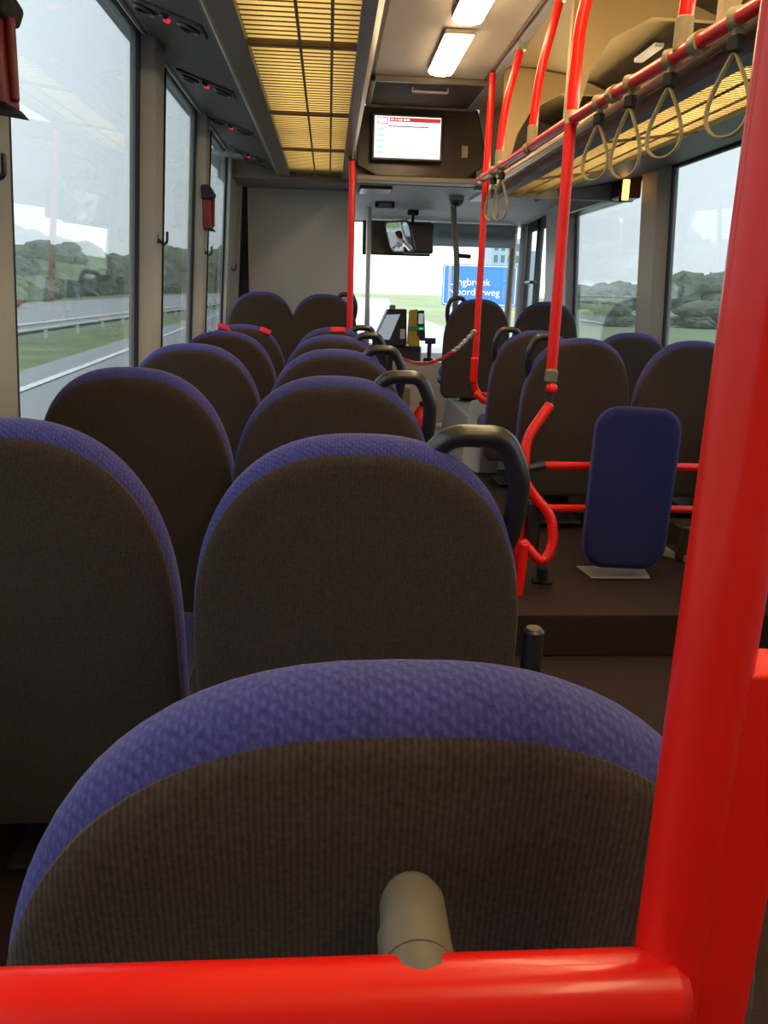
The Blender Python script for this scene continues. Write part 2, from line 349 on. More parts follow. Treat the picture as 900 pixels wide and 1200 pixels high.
# screen housing
t = thing('screen_housing', 'dark brown overhead housing spanning the aisle around the passenger screen', 'housing', (0,0,0))
bm = NB(); poly(bm, [(.17,5.52,2.315),(.17,5.52,1.96),(.30,5.52,1.90),(.88,5.52,1.90),(1.02,5.52,2.0),(.94,5.52,2.315)], .075, (0,1,0)); link('housing_body', bm, 'brown', t, True, .01)
bm = NB(); box(bm, .17, 1.02, 5.46, 5.6, 1.865, 1.90); link('lower_ledge', bm, 'beige', t, True, .01)
bm = NB(); box(bm, .845, .885, 5.508, 5.52, 2.03, 2.10); link('switch_plate', bm, 'beige', t, True, .003)
t = thing('passenger_screen', 'lit white information screen with red header bar hanging under the ceiling', 'screen', (.487, 5.44, 2.118))
bm = NB(); box(bm, -.228, .228, 0, .05, -.135, .145); link('screen_case', bm, 'black', t, True, .01)
bm = NB(); box(bm, -.208, .208, -.004, 0, -.116, .122); sc = link('display', bm, 'screen', t)
bm = NB(); box(bm, -.115, .205, -.0055, -.004, .092, .116); link('header_bar', bm, 'scr_red', sc)
bm = NB()
for a in ((-.195,-.125,.112,.117),(-.195,-.125,.078,.083),(-.195,-.190,.078,.117),(-.130,-.125,.078,.117)): box(bm, a[0], a[1], -.0055, -.004, a[2], a[3])
link('logo_frame', bm, 'scr_red', sc)
bm = NB(); box(bm, -.125, .13, -.0055, -.004, .062, .068); link('text_line', bm, 'scr_dark', sc)
bm = NB()
for k in range(5): box(bm, -.195, -.150, -.0055, -.004, .04-.034*k, .055-.034*k)
link('time_column', bm, 'scr_cyan', sc)
bm = NB()
for k, wd in enumerate((.02,.014,.03,.018,.022)): box(bm, -.108+[0,.026,.046,.08,.1][k], -.108+[0,.026,.046,.08,.1][k]+wd*.85, -.0065, -.0055, .099, .108)
link('header_text', bm, 'screen', sc)
# items on lowered ceiling
bm = NB(); box(bm, .20, .42, 5.66, 5.98, 1.84, 1.862); tag(link('ceiling_box', bm, 'brown', None, True, .01), 'flat dark brown box under the lowered ceiling beside left red pole', 'box')
t = thing('ceiling_grille', 'small grey grille unit under front ceiling left of mirror stalk', 'vent', (.43, 6.6, 1.85))
bm = NB(); box(bm, -.075, .075, -.05, .05, -.035, .0); link('grille_body', bm, 'dark', t, True, .006)
bm = NB()
for k in range(4): box(bm, -.05, .05, -.056, -.05, -.03+.007*k, -.027+.007*k)
link('grille_slats', bm, 'beige', t)
t = thing('dome_camera', 'small black dome camera hanging from the lowered ceiling above the grey pole', 'camera', (.915, 6.1, 1.862))
bm = NB(); sph(bm, (0,0,-.03), .05, 3, (1,1,.9)); link('dome', bm, 'black', t)
bm = NB(); tube(bm, [(0,0,0),(0,0,-.03)], .056, seg=20, domed=False); link('mount_ring', bm, 'grey', t)
bm = NB(); box(bm, 1.03, 1.13, 5.75, 6.25, 1.845, 1.862); tag(link('entrance_light', bm, 'white', None, True, .004), 'unlit pale strip light under lowered ceiling near the far red pole', 'light')

# ================================================================== LEFT LUGGAGE RACK
t = thing('luggage_rack', 'left overhead luggage rack with a glowing yellow louvred underside', 'luggage rack', (0,0,0))
YR0, YR1 = -1.55, 5.84
bm = NB(); bm.faces.new([bm.verts.new(p) for p in ((-.26,YR0,1.946),(.085,YR0,1.946),(.085,YR1,1.946),(-.26,YR1,1.946))]); link('diffuser_panel', bm, 'diff', t)
bm = NB(); yy = YR0
while yy < YR1:
    box(bm, -.26, .085, yy, yy+.008, 1.9435, 1.9455); yy += .044
sl = link('louvre_slats', bm, 'slat', t, False); sl['kind'] = 'stuff'
bm = NB()
for x in (-.095, .005): tube(bm, [(x,YR0,1.925),(x,YR1,1.925)], .005, seg=8)
y = 5.1
for y in (-.8, .1, 1.0, 1.9, 2.82, 3.84, 4.77): box(bm, -.262, .087, y-.012, y+.012, 1.918, 1.93)
link('rack_dividers', bm, 'slat', t)
bm = NB(); poly(bm, [(.083,YR0,1.915),(.125,YR0,1.915),(.150,YR0,1.96),(.158,YR0,2.08),(.150,YR0,2.08),(.135,YR0,1.97),(.115,YR0,1.93),(.083,YR0,1.93)], YR1-YR0, (0,1,0)); link('front_lip', bm, 'rackm', t)
bm = NB(); tube(bm, [(.158,YR0,2.085),(.158,YR1,2.085)], .011, seg=10); link('edge_rail', bm, 'alu', t)
bm = NB(); poly(bm, [(-.26,YR0,1.918),(-.36,YR0,1.925),(-.36,YR0,1.955),(-.26,YR0,1.955)], YR1-YR0, (0,1,0)); link('inner_frame', bm, 'rackm', t)
for y in (-1.5, 0, 1.5, 2.95, 4.4, 5.8):
    bm = NB(); poly(bm, [(-.36,y,1.96),(.15,y,2.06),(.15,y,2.09),(.12,y,2.33),(.09,y,2.33),(.11,y,2.10),(-.36,y,2.0)], .02, (0,1,0)); link('rack_bracket', bm, 'rackm', t)
bm = NB(); box(bm, XL, .16, 5.845, 5.88, 1.90, 2.34); link('end_panel', bm, 'rackm', t)
# service panel under left rack with reading units
t = thing('service_panel', 'dark grey service duct running above the left windows', 'panel', (0,0,0))
bm = NB(); poly(bm, [(-.345,YR0,1.935),(-.628,YR0,2.032),(-.628,YR0,2.06),(-.345,YR0,1.975)], YR1-YR0, (0,1,0)); link('duct_panel', bm, 'service', t)
bm = NB(); tube(bm, [(-.345,YR0,1.930),(-.345,YR1,1.930)], .010, seg=8); tube(bm, [(-.655,YR0,2.035),(-.655,YR1,2.035)], .008, seg=8); link('edge_moulding', bm, 'alu', t)
nm = ['second red-lit reading unit in the left duct, ahead of the nearest window', 'third red-lit reading unit in the left duct, above second window', 'fourth red-lit reading unit in the left duct, second last before driver', 'farthest red-lit reading unit in the left duct', 'reading unit in the left duct, above the nearest window', 'rearmost reading unit in the left duct, behind the nearest window']
ro = None
for k, y in enumerate((2.84, 3.68, 4.55, 5.45, 2.0, 1.15)):
    lab = nm[k]
    if ro is None:
        ro = thing('reading_unit', lab, 'reading light', (-.505, y, 1.988), 0, 'red-lit reading units'); ro.rotation_euler = (0, math.atan(.11/.32), 0)
        bm = NB(); bmesh.ops.create_cube(bm, size=1, matrix=Matrix.Diagonal((.24,.13,.012,1))); link('unit_base', bm, 'service', ro, True, .005)
        bm = NB(); tube(bm, [(0,-.0,-.006),(0,-.0,-.013)], .012, seg=14); link('indicator_lens', bm, 'led', ro)
        for x in (-.07, .07):
            bm = NB(); tube(bm, [(x+.032*math.cos(a*PI/10), .0+.032*math.sin(a*PI/10), -.009) for a in range(20)], .007, seg=8, closed=True); link('air_nozzle', bm, 'black', ro)
        bm = NB(); tube(bm, [(0,-.045,-.005),(0,-.045,-.014)], .013, seg=12); link('button', bm, 'black', ro)
    else:
        c = copy_tree(ro); c.location = (-.505, y, 1.988); c['label'] = lab
# cove lamp above left rack
o = thing('rack_light', 'flat warm light panel above the left luggage rack', 'light', (-.088, 0, 2.07))
bm = NB(); box(bm, -.165, .165, -1.5, 5.78, .004, .02); link('lamp_housing', bm, 'white', o)
bm = NB(); box(bm, -.16, .16, -1.49, 5.77, 0, .004); link('lamp_panel', bm, 'rack_lamp', o)
o = thing('rack_light', 'warm tube light lying above the right luggage shelf', 'light', (1.20, 0, 1.905))
bm = NB(); tube(bm, [(0,-1.5,0),(0,4.9,0)], .018, seg=10); link('lamp_tube', bm, 'cove_lamp', o)
for y in (-1.4, .6, 2.6, 4.8):
    bm = NB(); box(bm, -.02, .02, y, y+.03, -.10, 0); link('lamp_mount', bm, 'white', o)

# ================================================================== RIGHT LUGGAGE SHELF
t = thing('luggage_shelf', 'right overhead luggage shelf with ribbed yellow underside behind the hand straps', 'luggage rack', (0,0,0))
sx = lambda x: 1.724 + .14*(x-.93)
YS1 = 4.95
bm = NB(); bm.faces.new([bm.verts.new(p) for p in ((1.0,YR0,sx(1.0)+.012),(1.34,YR0,sx(1.34)+.012),(1.34,YS1,sx(1.34)+.012),(1.0,YS1,sx(1.0)+.012))]); link('diffuser_panel', bm, 'diff', t)
bm = NB(); yy = YR0
while yy < YS1:
    poly(bm, [(1.0,yy,sx(1.0)+.0095),(1.34,yy,sx(1.34)+.0095),(1.34,yy,sx(1.34)+.0115),(1.0,yy,sx(1.0)+.0115)], .004, (0,1,0)); yy += .028
sl = link('louvre_slats', bm, 'slat', t, False); sl['kind'] = 'stuff'
bm = NB()
for x in (1.10, 1.22): tube(bm, [(x,YR0,sx(x)-.003),(x,YS1,sx(x)-.003)], .0045, seg=8)
for y in (0, 1.0, 2.05, 3.1, 4.1): poly(bm, [(1.0,y,sx(1.0)-.008),(1.34,y,sx(1.34)-.008),(1.34,y,sx(1.34)),(1.0,y,sx(1.0))], .02, (0,1,0))
link('rack_dividers', bm, 'slat', t)
bm = NB(); poly(bm, [(.945,YR0,sx(.95)-.002),(1.0,YR0,sx(1.0)-.006),(1.0,YR0,sx(1)+.02),(.945,YR0,sx(.95)+.05)], YS1-YR0, (0,1,0)); link('front_lip', bm, mat('slate_rack_lip', (.09,.08,.10), .5), t)
bm = NB(); tube(bm, [(.918,YR0,1.762),(.918,YS1,1.79)], .022, seg=16); link('edge_rail', bm, 'gold', t)
bm = NB(); poly(bm, [(1.34,YR0,sx(1.34)-.005),(1.80,YR0,1.86),(1.80,YR0,1.90),(1.34,YR0,sx(1.34)+.03)], 5.50-YR0, (0,1,0)); link('window_side_duct', bm, mat('dark_green_grey_duct', (.06,.065,.06), .45), t)
for y in (-.6, .7, 2.02, 3.3, 4.5):
    bm = NB(); poly(bm, [(.90,y,1.80),(.93,y,1.80),(.98,y,2.0),(1.05,y,2.12),(1.2,y,2.2),(1.45,y,2.2),(1.45,y,2.215),(1.25,y,2.285),(.92,y,2.318),(.90,y,2.30)], .035, (0,1,0)); link('rack_bracket', bm, 'cove', t)
for y in (1.2, 2.5, 3.85):
    bm = NB(); box(bm, 1.38, 1.42, y-.12, y+.12, 2.222, 2.238); link('cove_slot', bm, 'white', t)
bm = NB(); box(bm, .95, 1.8, 4.95, 5.0, 1.74, 1.9); link('end_panel', bm, 'grey', t)
# blind box + added glowing block standing in for a lamp's amber reflection
bm = NB(); box(bm, 1.66, 1.78, 4.78, 6.05, 1.74, 1.86); tag(link('roller_blind', bm, 'brown', None, True, .01), 'dark brown rolled blind box above the far right window', 'blind')
t = thing('amber_glint', 'small amber lamp reflection, added as a glowing block at the near end of the dark blind box', 'light', (1.67, 4.72, 1.775))
bm = NB(); box(bm, -.018, .018, 0, .02, -.055, .055); link('glint_block', bm, 'amber', t, True, .006)
bm = NB(); box(bm, -.024, .024, .02, .05, -.062, .062); link('glint_backing', bm, 'dark', t, True, .004)

# ================================================================== RED POLES AND STRAPS
R1 = .0165
hr = thing('handrail', 'long red overhead handrail along the right side of the aisle', 'handrail', (0,0,0))
HR = [(.80,-1.4,1.70),(.80,1.63,1.716),(.80,2.87,1.750),(.80,4.55,1.772)]
def hz(y):
    for a, b in zip(HR, HR[1:]):
        if y <= b[1]: return a[2]+(b[2]-a[2])*(y-a[1])/(b[1]-a[1])
    return HR[-1][2]
bm = NB(); tube(bm, HR, .017, seg=18); link('rail', bm, 'red', hr)
for y in (1.90, 2.44, 3.44, 4.42):
    bm = NB(); tube(bm, [(.80,y-.02,hz(y-.02)),(.80,y+.02,hz(y+.02))], .0225, seg=18, domed=False); link('clamp', bm, 'strap', hr)
# ceiling track for struts
bm = NB(); box(bm, .86, .90, Y0, 5.5, 2.295, 2.32); tag(link('ceiling_track', bm, 'grey', None, True, .006), 'thin grey mounting track on the ceiling above the red struts', 'rail')
def strut(y, label, ztop=2.30, grp='short red hanger tubes'):
    t = thing('hanger_tube', label, 'pole', (0, y, 0), 0, grp)
    tbo('tube', 'red', [(.80,0,hz(y)+.055),(.81,0,hz(y)+.25),(.875,-.0,ztop-.01)], .0175, t, fr=.12, seg=16)
    tbo('lower_socket', 'strap', [(.80,0,hz(y)+.005),(.80,0,hz(y)+.07)], .0205, t, seg=14)
    tbo('ceiling_socket', 'alu', [(.872,0,ztop-.03),(.880,0,ztop)], .024, t, seg=14)
strut(4.04, 'short red hanger tube nearest the screen, between handrail and ceiling')
strut(3.40, 'short red hanger tube just beyond the tall right pole')
strut(1.99, 'red hanger tube at the top right, nearest the camera')
# tall right pole
t = thing('grab_pole', 'tall red pole on the right with a clamp joint above crooked lower tube', 'pole', (0,0,0))
tbo('upper_tube', 'red', [(.875,2.80,2.31),(.800,2.84,2.06),(.797,2.85,1.75),(.800,2.85,.925)], .0195, t, fr=.08, seg=18)
tbo('rail_joint', 'gold', [(.80,2.85,1.735),(.80,2.85,1.775)], .0235, t, seg=16, domed=False)
tbo('clamp', 'stub', [(.796,2.84,.89),(.799,2.84,.925)], .023, t, seg=16)
bm = NB(); sph(bm, (.800,2.83,.865), .021, 3); link('red_knob', bm, 'red', t)
tbo('joint', 'dark', [(.799,2.84,.85),(.795,2.83,.80)], .015, t)
tbo('lower_tube', 'red', [(.795,2.82,.805),(.712,2.79,.690),(.706,2.77,.60),(.706,2.76,.10),(.70,2.75,.15)][:4], .0185, t, fr=.07, seg=16)
lp = thing('curved_guard_tube', 'curled red guard tube low beside the aisle with black rubber foot', 'pole', (0,0,0))
tbo('tube', 'red', [(.700,2.72,.545),(.745,2.72,.485),(.800,2.70,.43),(.812,2.68,.33),(.772,2.66,.255),(.700,2.68,.335)], .0185, lp, fr=.05, seg=16)
tbo('rubber_foot', 'dark', [(.783,2.70,.235),(.788,2.71,.185)], .020, lp)
tbo('foot_pad', 'dark', [(.755,2.71,.178),(.822,2.71,.172)], .013, lp)
bm = NB(); box(bm, .725, .775, 2.73, 2.79, .28, .47); link('stop_box', bm, 'black', lp, True, .012)
tbo('lower_post', 'red', [(.702,2.66,.33),(.688,2.64,.15)], .0150, lp, seg=16)
# near red rails carrying the tip-up pad
t = thing('guard_rail', 'pair of horizontal red bars across the gap behind the blue pad', 'railing', (0,0,0))
for z in (.562, .393): tbo('rail', 'red', [(.81 if z > .5 else .80,2.93,z),(1.80,2.93,z)], .0155, t, seg=16)
tbo('clamp', 'black', [(.710,2.80,.572),(.82,2.93,.562)], .0165, t)
tbo('wall_post', 'red', [(1.68,2.93,.15),(1.68,2.93,.62)], .0155, t)
t = thing('backrest_pad', 'tall rounded navy blue pad standing before the red bars', 'pad', (1.125, 2.82, .50)); t.rotation_euler = (math.radians(-4), math.radians(2.5), 0)
def cushion(bm, outline, th, r, n=5):   # outline in xz, thickness in y, rounded edges
    rings = []
    prof = [(-th/2+r*(1-math.sin(a)), r*(1-math.cos(a))) for a in [PI/2*k/n for k in range(n, -1, -1)]]
    prof = [(-th/2+r-r*math.sin(PI/2*(n-k)/n), r-r*math.cos(PI/2*(n-k)/n)) for k in range(n+1)]
    prof += [(-y, d) for y, d in prof[::-1]]
    cx = sum(p[0] for p in outline)/len(outline); cz = sum(p[1] for p in outline)/len(outline)
    w = max(abs(p[0]-cx) for p in outline); h = max(abs(p[1]-cz) for p in outline)
    for y, d in prof: rings.append([bm.verts.new((cx+(p[0]-cx)*(1-d/w), y, cz+(p[1]-cz)*(1-d/h))) for p in outline])
    k = len(outline)
    for a, b in zip(rings, rings[1:]):
        for i in range(k): bm.faces.new((a[i], a[(i+1) % k], b[(i+1) % k], b[i]))
    bm.faces.new(rings[0][::-1]); bm.faces.new(rings[-1])
bm = NB(); cushion(bm, [(x*(1+.03*z), z) for x, z in rrect(.318, .60, .085, 8)], .065, .026); link('pad_cushion', bm, 'pad', t)
bm = NB(); tube(bm, [(x*(1+.03*z), -.012, z) for x, z in rrect(.315, .597, .084, 8)], .0045, seg=8, closed=True); link('piping', bm, 'blue', t)
bm = NB(); box(bm, -.12, .12, .03, .048, -.26, .25); link('backing_plate', bm, 'shell', t)
bm = NB()
for z in (.062, -.107): box(bm, -.05, .05, .046, .125, z-.012, z+.012)
link('mounting_bracket', bm, 'dark', t)
bm = NB(); poly(bm, [(1.005,2.80,.151),(1.235,2.80,.151),(1.255,2.93,.151),(.985,2.93,.151)], .008, (0,0,1)); tag(link('floor_plate', bm, 'plate', None, True, .003), 'pale metal plate on the floor under the blue pad', 'plate')
bm = NB(); poly(bm, [(1.36,3.14,.151),(1.52,2.90,.151),(1.56,2.90,.151),(1.56,2.94,.151),(1.42,3.14,.151)], .03, (0,0,1)); tag(link('floor_bracket', bm, 'plate', None, True, .004), 'slanted pale metal bracket on floor right of the blue pad', 'bracket')
bm = NB(); box(bm, 1.43, 1.60, 3.0, 3.14, .151, .30); tag(link('floor_box', bm, 'brown', None, True, .01), 'small brown box on the floor under the red bars, at the near red pole', 'box')
# far red pole with curved foot
t = thing('grab_pole', 'slim red pole near the front whose foot meets a short red rail', 'pole', (0,0,0))
tbo('pole_tube', 'red', [(.85,4.60,2.30),(.845,4.60,1.83),(.842,4.60,.72),(.845,4.60,.67),(.895,4.60,.59)], .0185, t, fr=.05, seg=16)
tbo('lower_sleeve', 'red', [(.836,4.59,.83),(.836,4.59,.70)], .0215, t, seg=16)
tbo('side_rail', 'red', [(.86,4.58,.622),(1.15,4.62,.628)], .0165, t, seg=14)
tbo('foot_tube', 'red', [(.85,4.57,.635),(.89,4.55,.60),(.955,4.55,.565)], .018, t, seg=14)
tbo('joint', 'dark', [(.882,4.57,.625),(.90,4.57,.585)], .018, t)
# left far red pole
t = thing('grab_pole', 'red pole standing at the aisle end of the left luggage rack', 'pole', (.128,4.9,0))
tbo('pole_tube', 'red', [(0,0,.15),(0,0,2.05),(-.02,0,2.33)], .0175, t, fr=.1, seg=16)
tbo('rail_joint', 'black', [(0,0,1.90),(0,0,1.95)], .022, t)
# foreground frame
t = thing('red_frame', 'large red tubular frame filling the foreground, upright at right and crossbar below', 'railing', (0,0,0))
bm = NB(); tube(bm, [(.149,.272,.15),(.149,.272,2.05),(.165,.272,2.32)], .0147, seg=40, fr=.1); link('upright', bm, 'red', t)
bm = NB(); tube(bm, [(XL+.02,.262,.900),(.145,.262,.900)], .0165, seg=36); link('crossbar', bm, 'red', t)
bm = NB(); poly(bm, [(.1665+x,.2735+y,.16) for x, y in rrect(.040,.025,.0124,10)], .886, (0,0,1)); link('side_plate', bm, 'red', t, True, .002)
t = thing('bracket_tube', 'short grey-beige tube poking from the red crossbar towards the nearest seat', 'bracket', (0,0,0))
bm = NB(); tube(bm, [(.040,.262,.903),(.041,.285,.900),(.043,.322,.893),(.0432,.329,.892)], [.0160,.0160,.0158,.0135], seg=28); link('tube', bm, 'stub', t)
tbo('collar', 'stub', [(.0403,.272,.9020),(.0408,.296,.8985)], .0165, t, seg=28, domed=False)

def hand_strap(y, ln, label, swing=0):
    t = thing('hand_strap', label, 'hand strap', (.80, y, hz(y)), math.radians(38), 'olive hand straps on the red rail')
    bm = NB(); tube(bm, [(0,-.016,0),(0,.016,0)], .0215, seg=16, domed=False); tube(bm, [(0,0,-.018),(0,0,-.034)], .010); link('clip', bm, 'strap', t)
    bm = NB(); box(bm, -.012, .012, -.014, .014, -.062, -.030); link('clip_block', bm, 'dark' , t, True, .005)
    pts = []; wd = .052
    for k in range(36):
        a = 2*PI*k/36; s = math.sin(a); c = math.cos(a); z = -.062-(ln-.062)/2*(1-c); f = (1-c)/2
        pts.append((swing*(z+.05), s*wd*(.22+.98*f**.9), z))
    bm = NB()
    n = len(pts); rg = []
    for i in range(n):
        p = Vector(pts[i]); tt = (Vector(pts[(i+1) % n])-Vector(pts[i-1])).normalized(); sd = Vector((1,0,0)); nn = tt.cross(sd).normalized()
        rg.append([bm.verts.new(p+sd*a*.0065+nn*b*.002) for a, b in ((-1,-1),(1,-1),(1,1),(-1,1))])
    for i in range(n):
        a, b = rg[i], rg[(i+1) % n]
        for k in range(4): bm.faces.new((a[k], a[(k+1) % 4], b[(k+1) % 4], b[k]))
    link('loop', bm, 'strap', t)
hand_strap(1.72, .215, 'nearest olive hand strap, beside the big red upright')
hand_strap(2.04, .215, 'second nearest olive hand strap on the red rail')
hand_strap(2.30, .235, 'third olive hand strap from the camera, before the tall right pole')
hand_strap(2.56, .215, 'fourth olive hand strap, closest to the tall right pole')
hand_strap(3.96, .24, 'olive hand strap by the far end of rail, nearer of two')
hand_strap(4.15, .23, 'farthest olive hand strap, beside the slim front pole')

# ================================================================== SEATS
def outline(a, b, zc, zb, n=2.5, N=40, rb=.03):
    pts = [(-a+rb, zb), (-a, zb+rb)]
    for k in range(N+1):
        th = PI - PI*k/N; c, s = math.cos(th), math.sin(th)
        pts.append((a*math.copysign(abs(c)**(2/n), c), zc+b*abs(s)**(2/n)))
    pts += [(a, zb+rb), (a-rb, zb)]
    return pts
def make_seat(handle, hs=1, cush='pad', red=False, label='', group='', loc=(0,0,0), arm=False, shape=0, low=False):
    """origin on the floor below the top edge of the backrest; top at z=.85 (floor .15)"""
    a, b, top, zb = .234, .33, .85, .17
    zc = top-b; L = math.tan(math.radians(8)); TH = .076
    r = thing('bus_seat', label, 'seat', loc, 0, group)
    sh = Matrix(((1,0,0,0),(0,1,-L,L*top),(0,0,1,0),(0,0,0,1)))   # recline as a shear: top stays at y=0, lower part further forward
    def lay(dy): return sh @ Matrix.Translation((0, dy, 0))
    rings = []; bm = NB()
    n = 7; rr = .034
    prof = [(-TH/2+rr-rr*math.sin(PI/2*(n-k)/n), rr-rr*math.cos(PI/2*(n-k)/n)) for k in range(n+1)][::-1]
    prof = [(-TH/2+rr-rr*math.sin(PI/2*k/n), rr-rr*math.cos(PI/2*k/n)) for k in range(n+1)]
    # k=0 -> side (d=0), k=n -> back face (d=rr)
    seq = prof[::-1] + [(-y, d) for y, d in prof]
    T = lay(TH/2)
    for y, d in seq: rings.append([bm.verts.new(T @ Vector((x, y, z))) for x, z in outline(a-d, b-d, zc, zb+d)])
    k = len(rings[0])
    for p, q in zip(rings, rings[1:]):
        for i in range(k): bm.faces.new((p[i], p[(i+1) % k], q[(i+1) % k], q[i]))
    bm.faces.new(rings[0][::-1]); bm.faces.new(rings[-1])
    link('backrest', bm, 'blue', r)
    # rear cover: follows the back face with thin border at the sides and wider at the top
    bm = NB(); rings = []
    for (y, ds, dt) in ((.008, .004, .021), (.003, .0045, .021), (-.0015, .008, .026), (-.0045, .016, .035), (-.0055, .03, .052)):
        rings.append([bm.verts.new(T @ Vector((x, -TH/2+y, z))) for x, z in outline(a-ds, b-dt, zc, zb-.02+ds)])
    for p, q in zip(rings, rings[1:]):
        for i in range(k): bm.faces.new((p[i], p[(i+1) % k], q[(i+1) % k], q[i]))
    bm.faces.new(rings[-1]); bm.faces.new(rings[0][::-1]); link('back_cover', bm, 'back', r)
    # cushion; the darker default fabric paints in the shade between seats
    bm = NB(); y0 = L*(top-.3)+.075
    cushion(bm, rrect(.38, .09, .04, 6), .44, .04); bmesh.ops.translate(bm, verts=bm.verts, vec=(0, y0+.22, .30)); link('seat_cushion', bm, cush, r)
    bm = NB(); box(bm, -.20, .20, y0-.02, y0+.40, .215, .26); link('seat_pan', bm, 'shell', r, True, .015)
    bm = NB(); box(bm, -.06, .06, y0+.06, y0+.16, .006, .24); box(bm, -.12, .12, y0+.02, y0+.22, 0, .014); link('pedestal', bm, 'shell', r, True, .008)
    if handle:
        s = hs
        pts = [T @ Vector(p) for p in ((s*.075,.006,.795),(s*.114,-.002,.850),(s*.190,-.002,.850),(s*.216,-.004,.795),(s*.216,-.002,.73),(s*.200,.004,.665))]
        bm = NB(); tube(bm, pts, .0152, seg=16, fr=.022); link('grab_handle', bm, 'black', r)
        if arm:
            bm = NB(); tube(bm, [(s*.256,.055,.20),(s*.256,.055,.562)], .0155, seg=16); tube(bm, [(s*.262,.06,.22),(s*.19,.06,.20)], .014); link('armrest', bm, 'black', r)
    if red:
        bm = NB(); cushion(bm, rrect(.075, .034, .007, 4), .010, .004); bm.transform(Matrix.Translation((red, .013, .8385 if not red < 0 else .832)) @ Matrix.Rotation(math.radians(14 if red < 0 else 0), 4, 'Y') @ Matrix.Rotation(math.radians(-45), 4, 'X')); link('reserved_tab', bm, 'redfab', r)
    return r
GA, GW = 'seats along the left of the aisle', 'seats along the left windows'
AX, WX = .030, -.455
a0 = make_seat(True, 1, label='second nearest seat back, black grab handle at its upper right', group=GA, loc=(AX+.015, 1.0, .15), arm=True)
n0 = make_seat(False, label='nearest seat back, wide blue rim filling the bottom foreground', group=GA, loc=(AX+.010, .350, .136)); n0.scale = (1.025, 1, 1)
labsA = {1.745: 'third aisle-side left seat from the camera, carrying the second black handle', 2.60: 'fourth aisle-side left seat from the camera, carrying the third black handle', 3.46: 'fifth aisle-side seat on the left, just behind the red-tabbed one'}
for y, lab in labsA.items():
    c = copy_tree(a0); c.location = (AX-.015 if y < 2 else AX-.005, y, .15); c['label'] = lab
    for ch in list(c.children):
        if ch.name.startswith('armrest') and y > 2: bpy.data.objects.remove(ch)
make_seat(True, 1, red=.02, label='aisle-side left seat with a red tab on its blue rim', group=GA, loc=(AX, 4.22, .15))
w0 = make_seat(False, label='nearest left window seat, cut off by the photo edge', group=GW, loc=(WX, 1.09, .15))
for y, lab in ((1.85, 'second nearest left window seat, tall back under the first window'), (2.72, 'third left window seat, before the first window pillar'), (3.58, 'fourth left window seat, just behind the red-tabbed one')):
    c = copy_tree(w0); c.location = (WX, y, .15); c['label'] = lab
w6 = make_seat(False, red=-.085, label='left window seat with two red tabs on its rim', group=GW, loc=(WX, 4.32, .15))
bm = NB(); cushion(bm, rrect(.06, .034, .007, 4), .010, .004); bm.transform(Matrix.Translation((.125, .014, .8185)) @ Matrix.Rotation(math.radians(21), 4, 'Y') @ Matrix.Rotation(math.radians(-45), 4, 'X')); link('reserved_tab', bm, 'redfab', w6)
GP = 'raised seats in front of the driver partition'
c = copy_tree(w0); c.location = (-.457, 5.62, .315); c['label'] = 'raised window seat before the grey partition, back left'; c['group'] = GP
c = copy_tree(a0); c.location = (-.03, 5.62, .310); c['label'] = 'raised aisle seat before the grey partition, right of its twin'; c['group'] = GP
for ch in list(c.children):
    if ch.name.startswith('armrest'): bpy.data.objects.remove(ch)
GRt = 'seats on the right behind the blue pad'
r0 = make_seat(True, -1, cush='blue', label='right aisle seat directly behind the blue pad', group=GRt, loc=(1.055, 3.30, .17))
c = copy_tree(w0); c.location = (1.545, 3.30, .17); c['label'] = 'right window seat beside the big red upright, upper right of blue pad'; c['group'] = GRt
c = copy_tree(r0); c.location = (1.070, 4.08, .165); c['label'] = 'right aisle seat one row ahead, half hidden left of the tall pole'
c = copy_tree(w0); c.location = (1.565, 4.08, .165); c['label'] = 'right window seat one row ahead, before the window pillar'; c['group'] = GRt
GC = 'raised seats at the front right'
c = copy_tree(r0); c.location = (1.040, 5.62, .305); c['label'] = 'tall dark raised seat behind the slim red pole'; c['group'] = GC
c = copy_tree(w0); c.location = (1.525, 5.62, .30); c['label'] = 'raised front right window seat near the entrance door'; c['group'] = GC

# ================================================================== PILLAR FITTINGS
def hammer(loc, label, s=1):
    t = thing('emergency_hammer', label, 'hammer', loc, 0, 'red emergency hammers on the left pillars'); t.scale = (s,s,s)
    bm = NB(); box(bm, -.02, .028, -.045, .045, -.10, .06); link('holder', bm, 'redp', t, True, .012)
    bm = NB(); poly(bm, [(-.022,-.055,.055),(.035,-.055,.055),(.048,-.055,.085),(.02,-.055,.13),(-.022,-.055,.13)], .11, (0,1,0)); link('hammer_head', bm, 'dark', t, True, .008)
    bm = NB(); tube(bm, [(.030,0,-.08),(.034,0,.06)], .011); link('hammer_grip', bm, 'redp', t)
    bm = NB(); poly(bm, [(-.02,-.045,-.10),(.042,-.045,-.108),(.028,-.045,-.092)], .09, (0,1,0)); link('lower_lip', bm, 'dark', t)
hammer((-.640, 1.745, 1.60), 'red emergency hammer holder at the upper left photo edge')
hammer((-.642, 4.53, 1.57), 'small red emergency hammer on the far left pillar', .95)
def hook(y, z, label, x=-.655):
    t = thing('coat_hook', label, 'hook', (x, y, z), 0, 'black coat hooks on the left pillars')
    tbo('hook', 'black', [(-.005,0,-.01),(.012,0,-.028),(.028,0,-.02),(.030,0,.018)], .0055, t, fr=.012, seg=10)
    bm = NB(); box(bm, -.012, -.004, -.012, .012, -.025, .012); link('hook_plate', bm, 'black', t, True, .003)
hook(3.32, 1.365, 'black coat hook on the first pillar between left windows')
hook(4.55, 1.375, 'black coat hook below the small far hammer')
hook(1.72, 1.40, 'black coat hook under the nearest hammer at photo edge', -.66)
